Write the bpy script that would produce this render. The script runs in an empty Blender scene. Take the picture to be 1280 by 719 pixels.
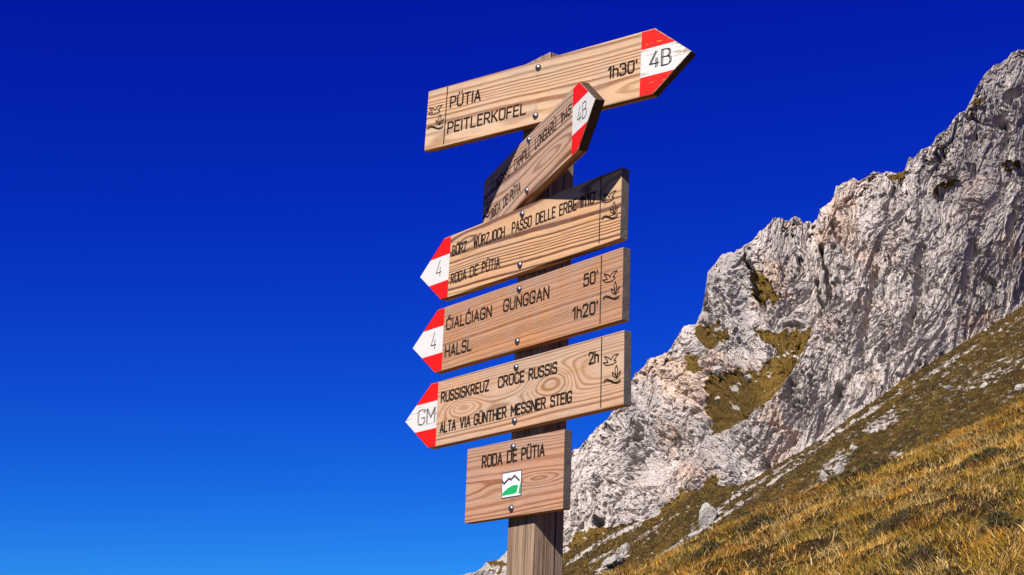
import bpy, bmesh, math
import numpy as np
from mathutils import Matrix, Vector

sc = bpy.context.scene
COL = sc.collection
RNG = np.random.default_rng(11)

# ------------------------------------------------------------------ camera
FPX, PITCH, ROLL, ZC = 1984.28, 0.2758, -0.0387, 1.70      # focal length in 1280-wide pixels, radians, eye height
cp, sp, cr, sr = math.cos(PITCH), math.sin(PITCH), math.cos(ROLL), math.sin(ROLL)
UP0 = Vector((0, -sp, cp)); RT0 = Vector((1, 0, 0)); FWD = Vector((0, cp, sp))
R_AX = RT0 * cr - UP0 * sr
U_AX = RT0 * sr + UP0 * cr
cam = bpy.data.cameras.new("camera"); cam_o = bpy.data.objects.new("camera", cam); COL.objects.link(cam_o)
cam.sensor_fit = 'HORIZONTAL'; cam.sensor_width = 36.0; cam.lens = 36.0 * FPX / 1280.0
cam.clip_start = 0.05; cam.clip_end = 12000
m = Matrix.Identity(4)
for i in range(3):
    m[i][0] = R_AX[i]; m[i][1] = U_AX[i]; m[i][2] = -FWD[i]
m[2][3] = ZC
cam_o.matrix_world = m
sc.camera = cam_o

# ------------------------------------------------------------------ sun, sky, exposure
SUN = Vector((-0.46965, -0.62097, 0.62755)).normalized()
sun = bpy.data.lights.new("sun", 'SUN'); sun.energy = 5.0; sun.angle = math.radians(0.5); sun.color = (1.0, 0.93, 0.83)
sun_o = bpy.data.objects.new("sun", sun); COL.objects.link(sun_o)
sun_o.rotation_euler = SUN.to_track_quat('Z', 'Y').to_euler(); sun_o.location = (-20, -26, 40)
W = bpy.data.worlds.new("World"); sc.world = W; W.use_nodes = True
wt = W.node_tree; bg = wt.nodes['Background']
sky = wt.nodes.new('ShaderNodeTexSky'); sky.sky_type = 'NISHITA'; sky.sun_disc = False
sky.sun_elevation = math.asin(SUN.z); sky.sun_rotation = math.atan2(SUN.x, SUN.y)
sky.altitude = 2000; sky.air_density = 1.0; sky.dust_density = 0.3; sky.ozone_density = 4.0
sep = wt.nodes.new('ShaderNodeSeparateColor'); com = wt.nodes.new('ShaderNodeCombineColor')
wt.links.new(sky.outputs[0], sep.inputs[0])
# grading of a very saturated, polarised mountain sky: a * v^p / (1 + b * v^2), per channel
for i, (a_, p_, b_) in enumerate(((.0050, 2.6, 0.0), (.0132, 3.5, .10), (.58, 1.0, .0012))):
    def wm(op, x_, y_):
        n_ = wt.nodes.new('ShaderNodeMath'); n_.operation = op
        for k_, v_ in enumerate((x_, y_)):
            if isinstance(v_, (int, float)): n_.inputs[k_].default_value = v_
            else: wt.links.new(v_, n_.inputs[k_])
        return n_.outputs[0]
    vch = sep.outputs[i]
    num = wm('MULTIPLY', wm('POWER', vch, p_), a_)
    wt.links.new(wm('DIVIDE', num, wm('ADD', wm('MULTIPLY', wm('POWER', vch, 2.0), b_), 1.0)), com.inputs[i])
wt.links.new(com.outputs[0], bg.inputs[0]); bg.inputs[1].default_value = 0.10
sc.view_settings.view_transform = 'Standard'; sc.view_settings.look = 'None'
sc.view_settings.exposure = 1.05; sc.view_settings.gamma = 1.0; sc.view_settings.use_curve_mapping = False

# ------------------------------------------------------------------ numeric helpers
def rays(px, py):
    px = np.asarray(px, float); py = np.asarray(py, float)
    a = (px - 640) / FPX; b = (359.5 - py) / FPX
    u = a * cr + b * sr; v = -a * sr + b * cr
    return np.stack([u, cp - v * sp, sp + v * cp], -1)
def project(P):
    x, y, z = P[..., 0], P[..., 1], P[..., 2] - ZC
    fw = np.maximum(y * cp + z * sp, 1e-3); up = -y * sp + z * cp
    u = x / fw; v = up / fw
    return 640 + FPX * (u * cr - v * sr), 359.5 - FPX * (u * sr + v * cr)
PERM = RNG.permutation(256).astype(np.int32); PERM = np.r_[PERM, PERM]
ANG = RNG.random(256) * 2 * np.pi
GX = np.cos(ANG).astype(np.float32); GY = np.sin(ANG).astype(np.float32)
RND1 = RNG.random(256).astype(np.float32); RND2 = RNG.random(256).astype(np.float32); RND3 = RNG.random(256).astype(np.float32)
def noise(x, y, seed=0):
    x = np.asarray(x, np.float32) + seed * 17.37; y = np.asarray(y, np.float32) + seed * 9.71
    xi = np.floor(x); yi = np.floor(y); fx = x - xi; fy = y - yi
    xi = xi.astype(np.int32) & 255; yi = yi.astype(np.int32) & 255
    u = fx * fx * fx * (fx * (fx * 6 - 15) + 10); v = fy * fy * fy * (fy * (fy * 6 - 15) + 10)
    def g(ix, iy, dx, dy):
        h = PERM[PERM[ix & 255] + (iy & 255)]
        return GX[h] * dx + GY[h] * dy
    a = g(xi, yi, fx, fy); b = g(xi + 1, yi, fx - 1, fy); c = g(xi, yi + 1, fx, fy - 1); d = g(xi + 1, yi + 1, fx - 1, fy - 1)
    return ((a + u * (b - a)) * (1 - v) + (c + u * (d - c)) * v) * 1.5
def fbm(x, y, oct=4, seed=0, gain=.5, lac=2.03):
    s = 0; a = 1; f = 1
    for i in range(oct):
        s = s + a * noise(x * f, y * f, seed + i * 3); a *= gain; f *= lac
    return s
def ridged(x, y, oct=3, seed=0):
    s = 0; a = 1; f = 1
    for i in range(oct):
        s = s + a * (1 - np.abs(noise(x * f, y * f, seed + i * 5)) * 1.6); a *= .5; f *= 2.1
    return s
def worley(x, y, seed=0):
    x = np.asarray(x, np.float32) + seed * 5.3; y = np.asarray(y, np.float32) + seed * 3.1
    xi = np.floor(x).astype(np.int32); yi = np.floor(y).astype(np.int32)
    f1 = np.full(x.shape, 9, np.float32); f2 = f1.copy(); val = np.zeros(x.shape, np.float32)
    for dx in (-1, 0, 1):
        for dy in (-1, 0, 1):
            cx = xi + dx; cy = yi + dy
            h = PERM[PERM[cx & 255] + (cy & 255)]
            d = np.hypot(cx + RND1[h] - x, cy + RND2[h] - y)
            near = d < f1
            f2 = np.where(near, f1, np.minimum(f2, d)); val = np.where(near, RND3[h], val); f1 = np.where(near, d, f1)
    return f1, f2, val
def facets(x, y, seed=0, tilt=1.0):
    """broken rock: every cell is a plane with its own height and tilt; also returns the distance to the crack"""
    x = np.asarray(x, np.float32) + seed * 5.3; y = np.asarray(y, np.float32) + seed * 3.1
    xi = np.floor(x).astype(np.int32); yi = np.floor(y).astype(np.int32)
    f1 = np.full(x.shape, 9, np.float32); f2 = f1.copy(); hgt = np.zeros(x.shape, np.float32)
    for dx in (-1, 0, 1):
        for dy in (-1, 0, 1):
            cx = xi + dx; cy = yi + dy
            h = PERM[PERM[cx & 255] + (cy & 255)]
            ox = cx + RND1[h] - x; oy = cy + RND2[h] - y
            d = np.hypot(ox, oy); near = d < f1
            f2 = np.where(near, f1, np.minimum(f2, d)); f1 = np.where(near, d, f1)
            hgt = np.where(near, RND3[h] - .5 + tilt * (GX[h] * ox + GY[h] * oy), hgt)
    return hgt, f2 - f1
def sstep(a, b, x):
    t = np.clip((x - a) / (b - a), 0, 1); return t * t * (3 - 2 * t)
def poly_mask(px, py, pts, soft):
    """signed soft inside mask of a polygon, in picture units used only while designing the shapes"""
    ins = np.zeros(px.shape, bool); dist = np.full(px.shape, 1e9)
    n = len(pts)
    for i in range(n):
        x0, y0 = pts[i]; x1, y1 = pts[(i + 1) % n]
        if y0 != y1:
            c = ((y0 > py) != (y1 > py)) & (px < (x1 - x0) * (py - y0) / (y1 - y0) + x0)
            ins ^= c
        dist = np.minimum(dist, seg_dist(px, py, x0, y0, x1, y1))
    s = np.where(ins, dist, -dist)
    return sstep(-soft, soft, s)
def seg_dist(px, py, x0, y0, x1, y1):
    dx, dy = x1 - x0, y1 - y0; L = dx * dx + dy * dy + 1e-9
    t = np.clip(((px - x0) * dx + (py - y0) * dy) / L, 0, 1)
    return np.hypot(px - x0 - t * dx, py - y0 - t * dy)
def line_mask(px, py, pts, w0, w1):
    d = np.full(px.shape, 1e9)
    for (x0, y0), (x1, y1) in zip(pts[:-1], pts[1:]): d = np.minimum(d, seg_dist(px, py, x0, y0, x1, y1))
    return 1 - sstep(w0, w1, d)

# ------------------------------------------------------------------ object helpers
def new_mesh_obj(name, me, mats=(), parent=None, label=None, cat=None, group=None, kind=None):
    o = bpy.data.objects.new(name, me); COL.objects.link(o)
    for mt in (mats if isinstance(mats, (list, tuple)) else [mats]): me.materials.append(mt)
    if parent: o.parent = parent
    for k, v in (('label', label), ('category', cat), ('group', group), ('kind', kind)):
        if v: o[k] = v
    return o
def raw_mesh(name, V, F, attrs=None, smooth=False, midx=None):
    """V (n,3); F (m,k) with fixed k"""
    V = np.ascontiguousarray(V, np.float32); F = np.ascontiguousarray(F, np.int32)
    me = bpy.data.meshes.new(name); k = F.shape[1]
    me.vertices.add(len(V)); me.vertices.foreach_set('co', V.ravel())
    me.loops.add(F.size); me.loops.foreach_set('vertex_index', F.ravel())
    me.polygons.add(len(F)); me.polygons.foreach_set('loop_start', np.arange(0, F.size, k, dtype=np.int32))
    me.polygons.foreach_set('loop_total', np.full(len(F), k, np.int32))
    me.polygons.foreach_set('use_smooth', np.full(len(F), smooth, bool))
    if midx is not None: me.polygons.foreach_set('material_index', np.ascontiguousarray(midx, np.int32))
    for nm, a in (attrs or {}).items():
        a = np.asarray(a, np.float32)
        if a.ndim == 1:
            me.attributes.new(nm, 'FLOAT', 'POINT').data.foreach_set('value', a)
        else:
            if a.shape[1] == 3: a = np.c_[a, np.ones(len(a), np.float32)]
            me.attributes.new(nm, 'FLOAT_COLOR', 'POINT').data.foreach_set('color', a.astype(np.float32).ravel())
    me.update(calc_edges=True); me.validate()
    return me
def grid_faces(nr, nc):
    i = np.arange((nr - 1) * (nc - 1)); r = i // (nc - 1); c = i % (nc - 1); a = r * nc + c
    return np.stack([a, a + 1, a + nc + 1, a + nc], 1)

# ------------------------------------------------------------------ material helpers
ALB = .62          # overall reflectance level: weathered outdoor surfaces under the exposure set above
class NT:
    def __init__(s, name):
        s.m = bpy.data.materials.new(name); s.m.use_nodes = True; s.t = s.m.node_tree; s.n = s.t.nodes
        s.b = s.n['Principled BSDF']
    def link(s, a, b): s.t.links.new(a, b)
    def put(s, sock, v):
        if isinstance(v, bpy.types.NodeSocket): s.link(v, sock)
        else: sock.default_value = v
    def math(s, op, a, b=0.0, c=None, clamp=False):
        n = s.n.new('ShaderNodeMath'); n.operation = op; n.use_clamp = clamp
        s.put(n.inputs[0], a); s.put(n.inputs[1], b)
        if c is not None: s.put(n.inputs[2], c)
        return n.outputs[0]
    def add(s, a, b): return s.math('ADD', a, b)
    def mul(s, a, b): return s.math('MULTIPLY', a, b)
    def sub(s, a, b): return s.math('SUBTRACT', a, b)
    def obj(s):
        n = s.n.new('ShaderNodeTexCoord'); return n.outputs['Object']
    def xyz(s, v):
        n = s.n.new('ShaderNodeSeparateXYZ'); s.link(v, n.inputs[0]); return n.outputs
    def vec(s, x, y, z):
        n = s.n.new('ShaderNodeCombineXYZ'); s.put(n.inputs[0], x); s.put(n.inputs[1], y); s.put(n.inputs[2], z); return n.outputs[0]
    def scale(s, v, sc_, off=(0, 0, 0)):
        n = s.n.new('ShaderNodeMapping'); s.link(v, n.inputs[0]); n.inputs['Scale'].default_value = sc_; n.inputs['Location'].default_value = off; return n.outputs[0]
    def noise(s, v, scale, detail=3, rough=.55, dist=0.0):
        n = s.n.new('ShaderNodeTexNoise'); s.link(v, n.inputs['Vector']); n.inputs['Scale'].default_value = scale
        n.inputs['Detail'].default_value = detail; n.inputs['Roughness'].default_value = rough; n.inputs['Distortion'].default_value = dist
        return n.outputs['Fac']
    def ramp(s, f, stops, interp='LINEAR'):
        n = s.n.new('ShaderNodeValToRGB'); s.link(f, n.inputs[0]); r = n.color_ramp; r.interpolation = interp
        while len(r.elements) < len(stops): r.elements.new(.5)
        for e, (p, c) in zip(r.elements, stops):
            e.position = p; e.color = (c[0], c[1], c[2], 1) if isinstance(c, (tuple, list)) else (c, c, c, 1)
        return n.outputs[0]
    def mix(s, f, a, b, mode='MIX'):
        n = s.n.new('ShaderNodeMix'); n.data_type = 'RGBA'; n.blend_type = mode
        s.put(n.inputs['Factor'], f)
        for k, v in (('A', a), ('B', b)):
            sock = [i for i in n.inputs if i.name == k and i.type == 'RGBA'][0]
            if isinstance(v, (tuple, list)): v = (v[0], v[1], v[2], 1)
            s.put(sock, v)
        return [o for o in n.outputs if o.type == 'RGBA'][0]
    def attr(s, nm, col=False):
        n = s.n.new('ShaderNodeAttribute'); n.attribute_name = nm; return n.outputs['Color' if col else 'Fac']
    def bump(s, h, strength, dist=.001):
        n = s.n.new('ShaderNodeBump'); n.inputs['Strength'].default_value = strength; n.inputs['Distance'].default_value = dist
        s.link(h, n.inputs['Height']); s.link(n.outputs[0], s.b.inputs['Normal'])
    def col(s, c, rough=.8, metal=0.0, spec=None):
        s.put(s.b.inputs['Base Color'], s.mix(1.0, c, (ALB, ALB, ALB), 'MULTIPLY'))
        s.put(s.b.inputs['Roughness'], rough); s.b.inputs['Metallic'].default_value = metal
        if spec is not None: s.b.inputs['Specular IOR Level'].default_value = spec
        return s.m
def flat_mat(name, c, rough=.7, metal=0.0, spec=.3):
    t = NT(name); p = t.obj(); n = t.noise(p, 60, 4)
    f = t.ramp(n, [(.25, (c[0] * .82, c[1] * .82, c[2] * .82)), (.75, c)])
    return t.col(f, rough, metal, spec)

def wood(name, light, dark, seed, zc=0., depth=.06, taper=.03, freq=150., warp=.012, knots=(), contrast=1., grey=.25, sharp=.62, tint=None):
    """sawn softwood: growth rings around a pith line behind the board, with taper arches and knots"""
    t = NT(name); P = t.obj(); x, y, z = t.xyz(P)
    n1 = t.noise(t.scale(P, (1.6, 5, 7), (seed * 3.1, seed, seed * 1.7)), 1.0, 2, .5)
    n2 = t.noise(t.scale(P, (9, 20, 45), (seed * 1.1, seed * 2.3, 0)), 1.0, 2, .5)
    dz = t.sub(z, zc); dy = t.add(y, depth)
    r = t.math('SQRT', t.add(t.mul(dz, dz), t.mul(dy, dy)))
    r = t.add(r, t.mul(x, taper))
    r = t.add(r, t.mul(t.sub(n1, .5), warp * 2)); r = t.add(r, t.mul(t.sub(n2, .5), warp * .28))
    for (kx, kz, sx, sz, a) in knots:
        ex = t.math('POWER', t.mul(t.sub(x, kx), 1 / sx), 2.0); ez = t.math('POWER', t.mul(t.sub(z, kz), 1 / sz), 2.0)
        r = t.add(r, t.mul(t.math('EXPONENT', t.mul(t.add(ex, ez), -1.0)), a))
    ph = t.mul(r, freq)
    # uneven ring width
    ph = t.add(ph, t.mul(t.math('SINE', t.mul(ph, .83)), .7))
    ring = t.math('FRACT', ph)
    late = t.ramp(ring, [(0.0, 0.5), (.10, 0.0), (sharp - .08, .14), (.76, 1.0), (.96, 1.0), (1.0, .5)])
    yr = t.noise(t.vec(t.math('FLOOR', ph), seed, 0.0), 3.7, 0)       # years differ in darkness
    late = t.mul(late, t.ramp(yr, [(.3, .45), (.65, 1.0)]))
    late = t.mul(late, contrast)
    fib = t.noise(t.scale(P, (14, 300, 700), (seed, 0, 0)), 1.0, 3, .6)
    fib2 = t.noise(t.scale(P, (40, 900, 1600), (seed, 3, 0)), 1.0, 2, .6)
    blot = t.noise(t.scale(P, (5, 10, 12), (seed * 5, 0, 0)), 1.0, 3, .6)
    c = t.mix(late, [light[0] * 1.08, light[1] * 1.03, light[2] * 1.03], dark)
    hue = t.noise(t.scale(P, (2.5, 9, 14), (seed * 7, 1, 0)), 1.0, 2, .5)
    c = t.mix(1.0, c, t.ramp(hue, [(.3, (1.10, .95, .76)), (.7, (1.0, 1.01, .95))]), 'MULTIPLY')
    g = (sum(light) / 3 * .95, sum(light) / 3 * .88, sum(light) / 3 * .84)
    c = t.mix(t.mul(t.ramp(blot, [(.35, 0.0), (.7, 1.0)]), grey), c, g)
    c = t.mix(1.0, c, t.ramp(fib, [(.25, .62), (.5, .97), (.8, 1.16)]), 'MULTIPLY')
    c = t.mix(1.0, c, t.ramp(fib2, [(.25, .85), (.6, 1.0), (1, 1.06)]), 'MULTIPLY')
    # grey bleaching along the top edge and running down in streaks, resin stains, dirt below the bolts
    wet = t.noise(t.scale(P, (22, 22, 2.2), (seed, 5, 0)), 1.0, 4, .65)
    up = t.math('MULTIPLY_ADD', z, 5.0, .5, True)
    c = t.mix(t.mul(t.ramp(t.add(t.mul(wet, .8), t.mul(up, .35)), [(.50, 0.0), (.78, .55)]), grey * 2.2), c, (.30, .255, .225))
    res = t.noise(t.scale(P, (4.5, 6, 26), (seed * 2.0, 9, 0)), 1.0, 3, .55)
    c = t.mix(t.ramp(res, [(.60, 0.0), (.72, .55)]), c, (.36, .17, .045))
    bx_ = t.math('EXPONENT', t.mul(t.add(t.math('POWER', t.mul(t.add(x, t.mul(t.sub(n2, .5), .006)), 1 / .0065), 2.0), t.math('POWER', t.mul(t.sub(t.math('ABSOLUTE', z), .048), 1 / .016), 2.0)), -1.0))
    c = t.mix(t.mul(bx_, t.ramp(wet, [(.35, .05), (.65, .5)])), c, (.17, .10, .06))
    ck = t.noise(t.scale(P, (2.6, 70, 150), (seed * 1.9, 2, 0)), 1.0, 2, .5)
    c = t.mix(t.mul(t.ramp(ck, [(.235, 1.0), (.27, 0.0)]), .8), c, (.05, .028, .016))
    specks = t.noise(t.scale(P, (60, 120, 160), (seed, 7, 0)), 1.0, 2, .5)
    c = t.mix(t.ramp(specks, [(.69, 0.0), (.76, .6)]), c, (.10, .055, .03))
    h = t.add(t.mul(late, -.5), t.mul(fib, .7))
    t.bump(h, .55, .0009)
    return t.col(c, .72, 0, .25)
def end_grain(name, c1, c2, scale=1.0):
    t = NT(name); P = t.obj()
    n = t.noise(t.scale(P, (300, 160, 420)), scale, 4, .7); n2 = t.noise(P, 30, 3)
    c = t.mix(t.ramp(n, [(.3, 0.0), (.7, 1.0)]), c2, c1)
    c = t.mix(1.0, c, t.ramp(n2, [(.3, .7), (.7, 1.1)]), 'MULTIPLY')
    t.bump(n, .8, .0015)
    return t.col(c, .9, 0, .1)
def paint(name, c, chip_seed, under, amount):
    """board paint, thin along the grain, worn through in places"""
    t = NT(name); P = t.obj()
    g = t.noise(t.scale(P, (7, 40, 190), (chip_seed, 0, 0)), 1.0, 3, .6)
    b = t.noise(t.scale(P, (40, 40, 55), (chip_seed * 2.0, 0, 0)), 1.0, 3, .6)
    f = t.mul(t.ramp(g, [(.62 - amount * .03, 0.0), (.68 - amount * .03, 1.0)]), t.ramp(b, [(.62 - amount * .12, 0.0), (.68 - amount * .12, 1.0)]))
    cc = t.mix(1.0, c, t.ramp(g, [(.2, .88), (.7, 1.0)]), 'MULTIPLY')
    cc = t.mix(f, cc, under)
    t.bump(g, .35, .0005)
    return t.col(cc, .6, 0, .15)

# ================================================================== TERRAIN
# hillside in absolute heights (eye at ZC). near meadow is a tilted plane that breaks off at a brow about 20 m away;
# beyond it a hollow, then the long mountain flank that runs up to the foot of the rock wall.
def dpt(px, py, d):
    r = rays(px, py); h = math.hypot(r[0], r[1]); return r * (d / h) + np.array([0, 0, ZC])
A_ = dpt(1280, 383, 262); B_ = dpt(704, 699, 320); C_ = dpt(1000, 655, 150)
nrm = np.cross(B_ - A_, C_ - A_); nrm /= nrm[2]
def mid_plane(x, y): return A_[2] - (nrm[0] * (x - A_[0]) + nrm[1] * (y - A_[1]))
BROW = 19.5
def terrain_base(x, y):
    brow = BROW + .9 * noise(x * .35, x * 0 + 3.3) + 1.2 * noise(x * .11, x * 0 + 8.1)
    near = ZC - 1.70 + .437 * x + .155 * y
    near = near + .05 * noise(x * .8, y * .8, 2) + .13 * noise(x * .33, y * .33, 4)
    t = np.maximum(y - brow, 0)
    near = near - .030 * t ** 2 / (1 + .045 * t)
    mid = mid_plane(x, y)
    mid = np.where(y < 90, mid - .004 * (90 - y) ** 2, mid)
    k = 2.0
    mid = mid - .9 * np.maximum(np.hypot(x, y) - 345, 0)
    hgt = np.maximum(near, mid) + np.log1p(np.exp(-np.abs(near - mid) / k)) * k * (y > 24)
    return np.where(y < 24, near, hgt)
def terrain(x, y):
    x = np.asarray(x, float); y = np.asarray(y, float)
    z = terrain_base(x, y)
    far = sstep(70, 120, y)
    z = z + far * (1.1 * noise(x / 24, y / 24, 5) + .45 * noise(x / 7, y / 7, 6) + .16 * noise(x / 2.3, y / 2.3, 7) + .07 * noise(x / .8, y / .8, 8))
    nearw = 1 - sstep(40, 60, y)
    z = z + nearw * (.06 * noise(x / .55, y / .55, 9) + .03 * np.maximum(noise(x / .22, y / .22, 10), -.2))
    floor = -62.0
    return np.where(z < floor + 20, floor + 20 * np.exp((np.minimum(z, floor + 20) - floor - 20) / 20), z)

def px_to_ground(px, py, d0=60, d1=420):
    r = rays(px, py); r = r / np.hypot(r[0], r[1])
    d = np.linspace(d0, d1, 1800)
    z = ZC + r[2] * d; g = terrain(r[0] * d, r[1] * d)
    k = np.argmax(g > z)
    dd = d[k] if g[k] > z[k] else d1
    return np.array([r[0] * dd, r[1] * dd, float(terrain(r[0] * dd, r[1] * dd))]), dd

SCREE_LINES = [([(1285, 392), (1199, 445), (1112, 500), (1030, 551), (962, 594), (925, 616), (880, 648)], 0, 5, .55),
               ([(1039, 549), (1000, 578), (942, 620), (884, 656), (831, 692), (800, 715)], 0, 5, .75),
               ([(1280, 402), (1200, 462), (1120, 510), (1060, 545)], 2, 26, .10),
               ([(1127, 567), (1098, 584)], 1, 5, .9), ([(1118, 520), (1090, 536)], 3, 12, .66),
               ([(1052, 575), (1022, 600), (1012, 622)], 4, 18, .52), ([(900, 640), (868, 662)], 3, 10, .9),
               ([(778, 690), (752, 716)], 3, 13, .8), ([(710, 705), (760, 672), (800, 655)], 0, 5, .75), ([(1280, 445), (1180, 490)], 3, 20, .30),
               ([(735, 705), (800, 672), (850, 640)], 0, 4, .5)]
def scree_mask(px, py):
    m_ = np.zeros(px.shape)
    for pts, a, b, s in SCREE_LINES: m_ = np.maximum(m_, line_mask(px, py, pts, a, b) * s)
    return m_

ang = np.r_[np.linspace(-100, -4, 70)[:-1], np.linspace(-4, 23, 760), np.linspace(23, 75, 50)[1:]]
rad = np.r_[np.geomspace(.4, 7, 50)[:-1], np.geomspace(7, 24, 150)[:-1], np.geomspace(24, 110, 40)[:-1], np.geomspace(110, 400, 440)[:-1], np.geomspace(400, 4000, 40)]
AA, RR = np.meshgrid(np.radians(ang), rad)
X = RR * np.sin(AA); Y = RR * np.cos(AA); Zt = terrain(X, Y)
PX, PY = project(np.stack([X, Y, Zt], -1))
scr = np.where(Y > 60, scree_mask(PX, PY), 0) 
patch = fbm(X / 9, Y / 9, 4, 21)
fallx = nrm[0] / np.hypot(nrm[0], nrm[1]); fally = nrm[1] / np.hypot(nrm[0], nrm[1])
along = X * fallx + Y * fally; across = -X * fally + Y * fallx
streak = fbm(across / 2.2, along / 14, 3, 31)
scr = np.clip(scr * (1.0 + 1.3 * patch + .9 * streak), 0, 1)
tone_a = fbm(X / 7, Y / 11, 4, 33, gain=.6); tone_b = fbm(X / 3.2, Y / 7, 4, 35, gain=.62); tone_c = fbm(X / .8, Y / 3.2, 3, 37, gain=.7)
me = raw_mesh('hillside', np.stack([X, Y, Zt], -1).reshape(-1, 3), grid_faces(*X.shape)[:, ::-1], dict(ta=tone_a.ravel(), tb=tone_b.ravel(), tc=tone_c.ravel(), scree=scr.ravel(), far=sstep(40, 70, Y).ravel(), open=np.clip(sstep(8.5, 6.5, RR) + sstep(-2, -4, np.degrees(AA)) + sstep(23, 25, np.degrees(AA)), 0, 1).ravel(), streak=streak.ravel()), smooth=True)
t = NT('alpine_turf'); P = t.obj(); sc_a = t.attr('scree'); fa = t.attr('far'); st = t.attr('streak')
na = t.noise(P, .35, 5, .6); nb = t.noise(P, 2.2, 4, .65); nc = t.noise(P, 9, 3, .6)
nd = t.noise(P, .9, 4, .6)
turf = t.ramp(na, [(.30, (.060, .050, .014)), (.42, (.110, .076, .018)), (.54, (.165, .098, .020)), (.66, (.115, .092, .022))])
turf = t.mix(t.ramp(nd, [(.36, .8), (.52, 0.0)]), turf, (.055, .052, .014))
turf = t.mix(t.ramp(t.attr('ta'), [(.0, 0.0), (.4, .85)]), turf, (.27, .150, .024))
turf = t.mix(t.ramp(t.mul(t.attr('ta'), -1.0), [(.1, 0.0), (.5, .85)]), turf, (.12, .064, .022))
turf = t.mix(t.ramp(t.attr('tb'), [(.1, 0.0), (.5, .7)]), turf, (.17, .125, .018))
turf = t.mix(t.ramp(t.mul(t.attr('tb'), -1.0), [(.0, 0.0), (.5, .8)]), turf, (.040, .034, .012))
turf = t.mix(t.ramp(t.mul(t.attr('tc'), -1.0), [(.0, 0.0), (.5, .75)]), turf, (.030, .022, .010))
turf = t.mix(t.ramp(nb, [(.45, 0.0), (.62, .6)]), turf, (.24, .150, .040))
turf = t.mix(t.ramp(nc, [(.42, .7), (.58, 0.0)]), turf, (.028, .022, .008))
turf = t.mix(t.ramp(st, [(.1, 0.0), (.5, .45)]), turf, (.030, .034, .010))
stone = t.mix(t.ramp(t.mul(t.attr('tc'), -1.0), [(-.0, 0.0), (.35, .8)]), t.ramp(nb, [(.3, (.34, .30, .27)), (.6, (.58, .52, .48))]), (.12, .10, .08))
turf = t.mix(1.0, turf, (.80, .76, .76), 'MULTIPLY')
pick = t.add(t.mul(sc_a, .9), t.mul(t.attr('tc'), .55)); pick = t.add(pick, t.mul(t.sub(nb, .5), 1.2)); pick = t.add(pick, t.mul(t.sub(nc, .5), 1.6))
farc = t.mix(t.ramp(pick, [(.54, 0.0), (.60, 1.0)]), turf, stone)
soil = t.ramp(t.noise(P, 14, 4), [(.3, (.010, .008, .003)), (.55, (.040, .024, .008)), (.75, (.10, .055, .014))])
dry = t.ramp(t.noise(P, 6, 5, .65), [(.3, (.12, .065, .014)), (.5, (.27, .155, .036)), (.7, (.36, .22, .07))])
soil = t.mix(t.attr('open'), soil, dry)
col = t.mix(fa, soil, farc)
t.bump(t.add(nb, t.mul(nc, .6)), .8, .25)
M_TURF = t.col(col, .95, 0, .05)
new_mesh_obj('hillside', me, M_TURF, kind='structure')

# ------------------------------------------------------------------ rock wall
SKY = [(330, 775), (420, 752), (500, 735), (545, 724), (580, 717), (594, 714), (601, 709), (616, 702), (628, 694), (634, 690), (650, 668), (668, 640), (684, 612), (700, 585), (714, 566.5),
       (726, 557), (733.7, 549.5), (743, 540), (755.5, 528), (763, 518), (770, 511), (782, 496), (789.5, 477), (794, 464.6), (804, 457), (811, 450), (835.6, 440), (840, 433), (855, 409), (869.5, 405), (876.8, 390),
       (879, 380), (882, 362), (884.5, 341), (892, 330), (902, 319), (919, 313), (938, 302), (955, 286), (965, 276), (982, 273), (992, 269), (1001, 274), (1003.5, 279), (1010, 274), (1016, 279), (1022, 276), (1025, 262), (1042, 247), (1045, 235),
       (1052.7, 228), (1065, 222), (1082, 223), (1091.6, 216), (1108.7, 218), (1121, 215.5), (1130.6, 213), (1135.5, 200), (1147.6, 191), (1160, 184), (1169.5, 174), (1182, 164), (1191.5, 150), (1204, 138), (1213, 123),
       (1223, 106), (1233, 91), (1250, 80), (1257, 73), (1269, 63.6), (1280, 59.7), (1300, 45), (1330, 20), (1380, -30), (1440, -50), (1500, 0)]
FOOT = [(330, 840), (560, 765), (632, 738), (704, 700), (758, 668), (787, 656), (823, 642), (862, 622), (885, 606), (905, 618), (925, 613), (962, 591), (1000, 566), (1030, 547), (1078, 515.6), (1112, 496), (1156, 467), (1199, 438), (1248, 401), (1278, 380), (1340, 335), (1420, 275), (1500, 215)]
SKY = np.array(SKY, float); FOOT = np.array(FOOT, float)
NCOL, NROW, NBACK = 1500, 780, 24
s_px = np.linspace(330, 1500, 4000)
dens = np.where((s_px > 570) & (s_px < 1300), 1.0, .25); cs = np.r_[0, np.cumsum(dens)[:-1]]; cs /= cs[-1]
s_px = np.interp(np.linspace(0, 1, NCOL), cs, s_px)
f_py = np.interp(s_px, FOOT[:, 0], FOOT[:, 1]); c_py = np.interp(s_px, SKY[:, 0], SKY[:, 1])
rf = rays(s_px, f_py); rf /= np.hypot(rf[:, 0], rf[:, 1])[:, None]
rc = rays(s_px, c_py); rc /= np.hypot(rc[:, 0], rc[:, 1])[:, None]
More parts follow.
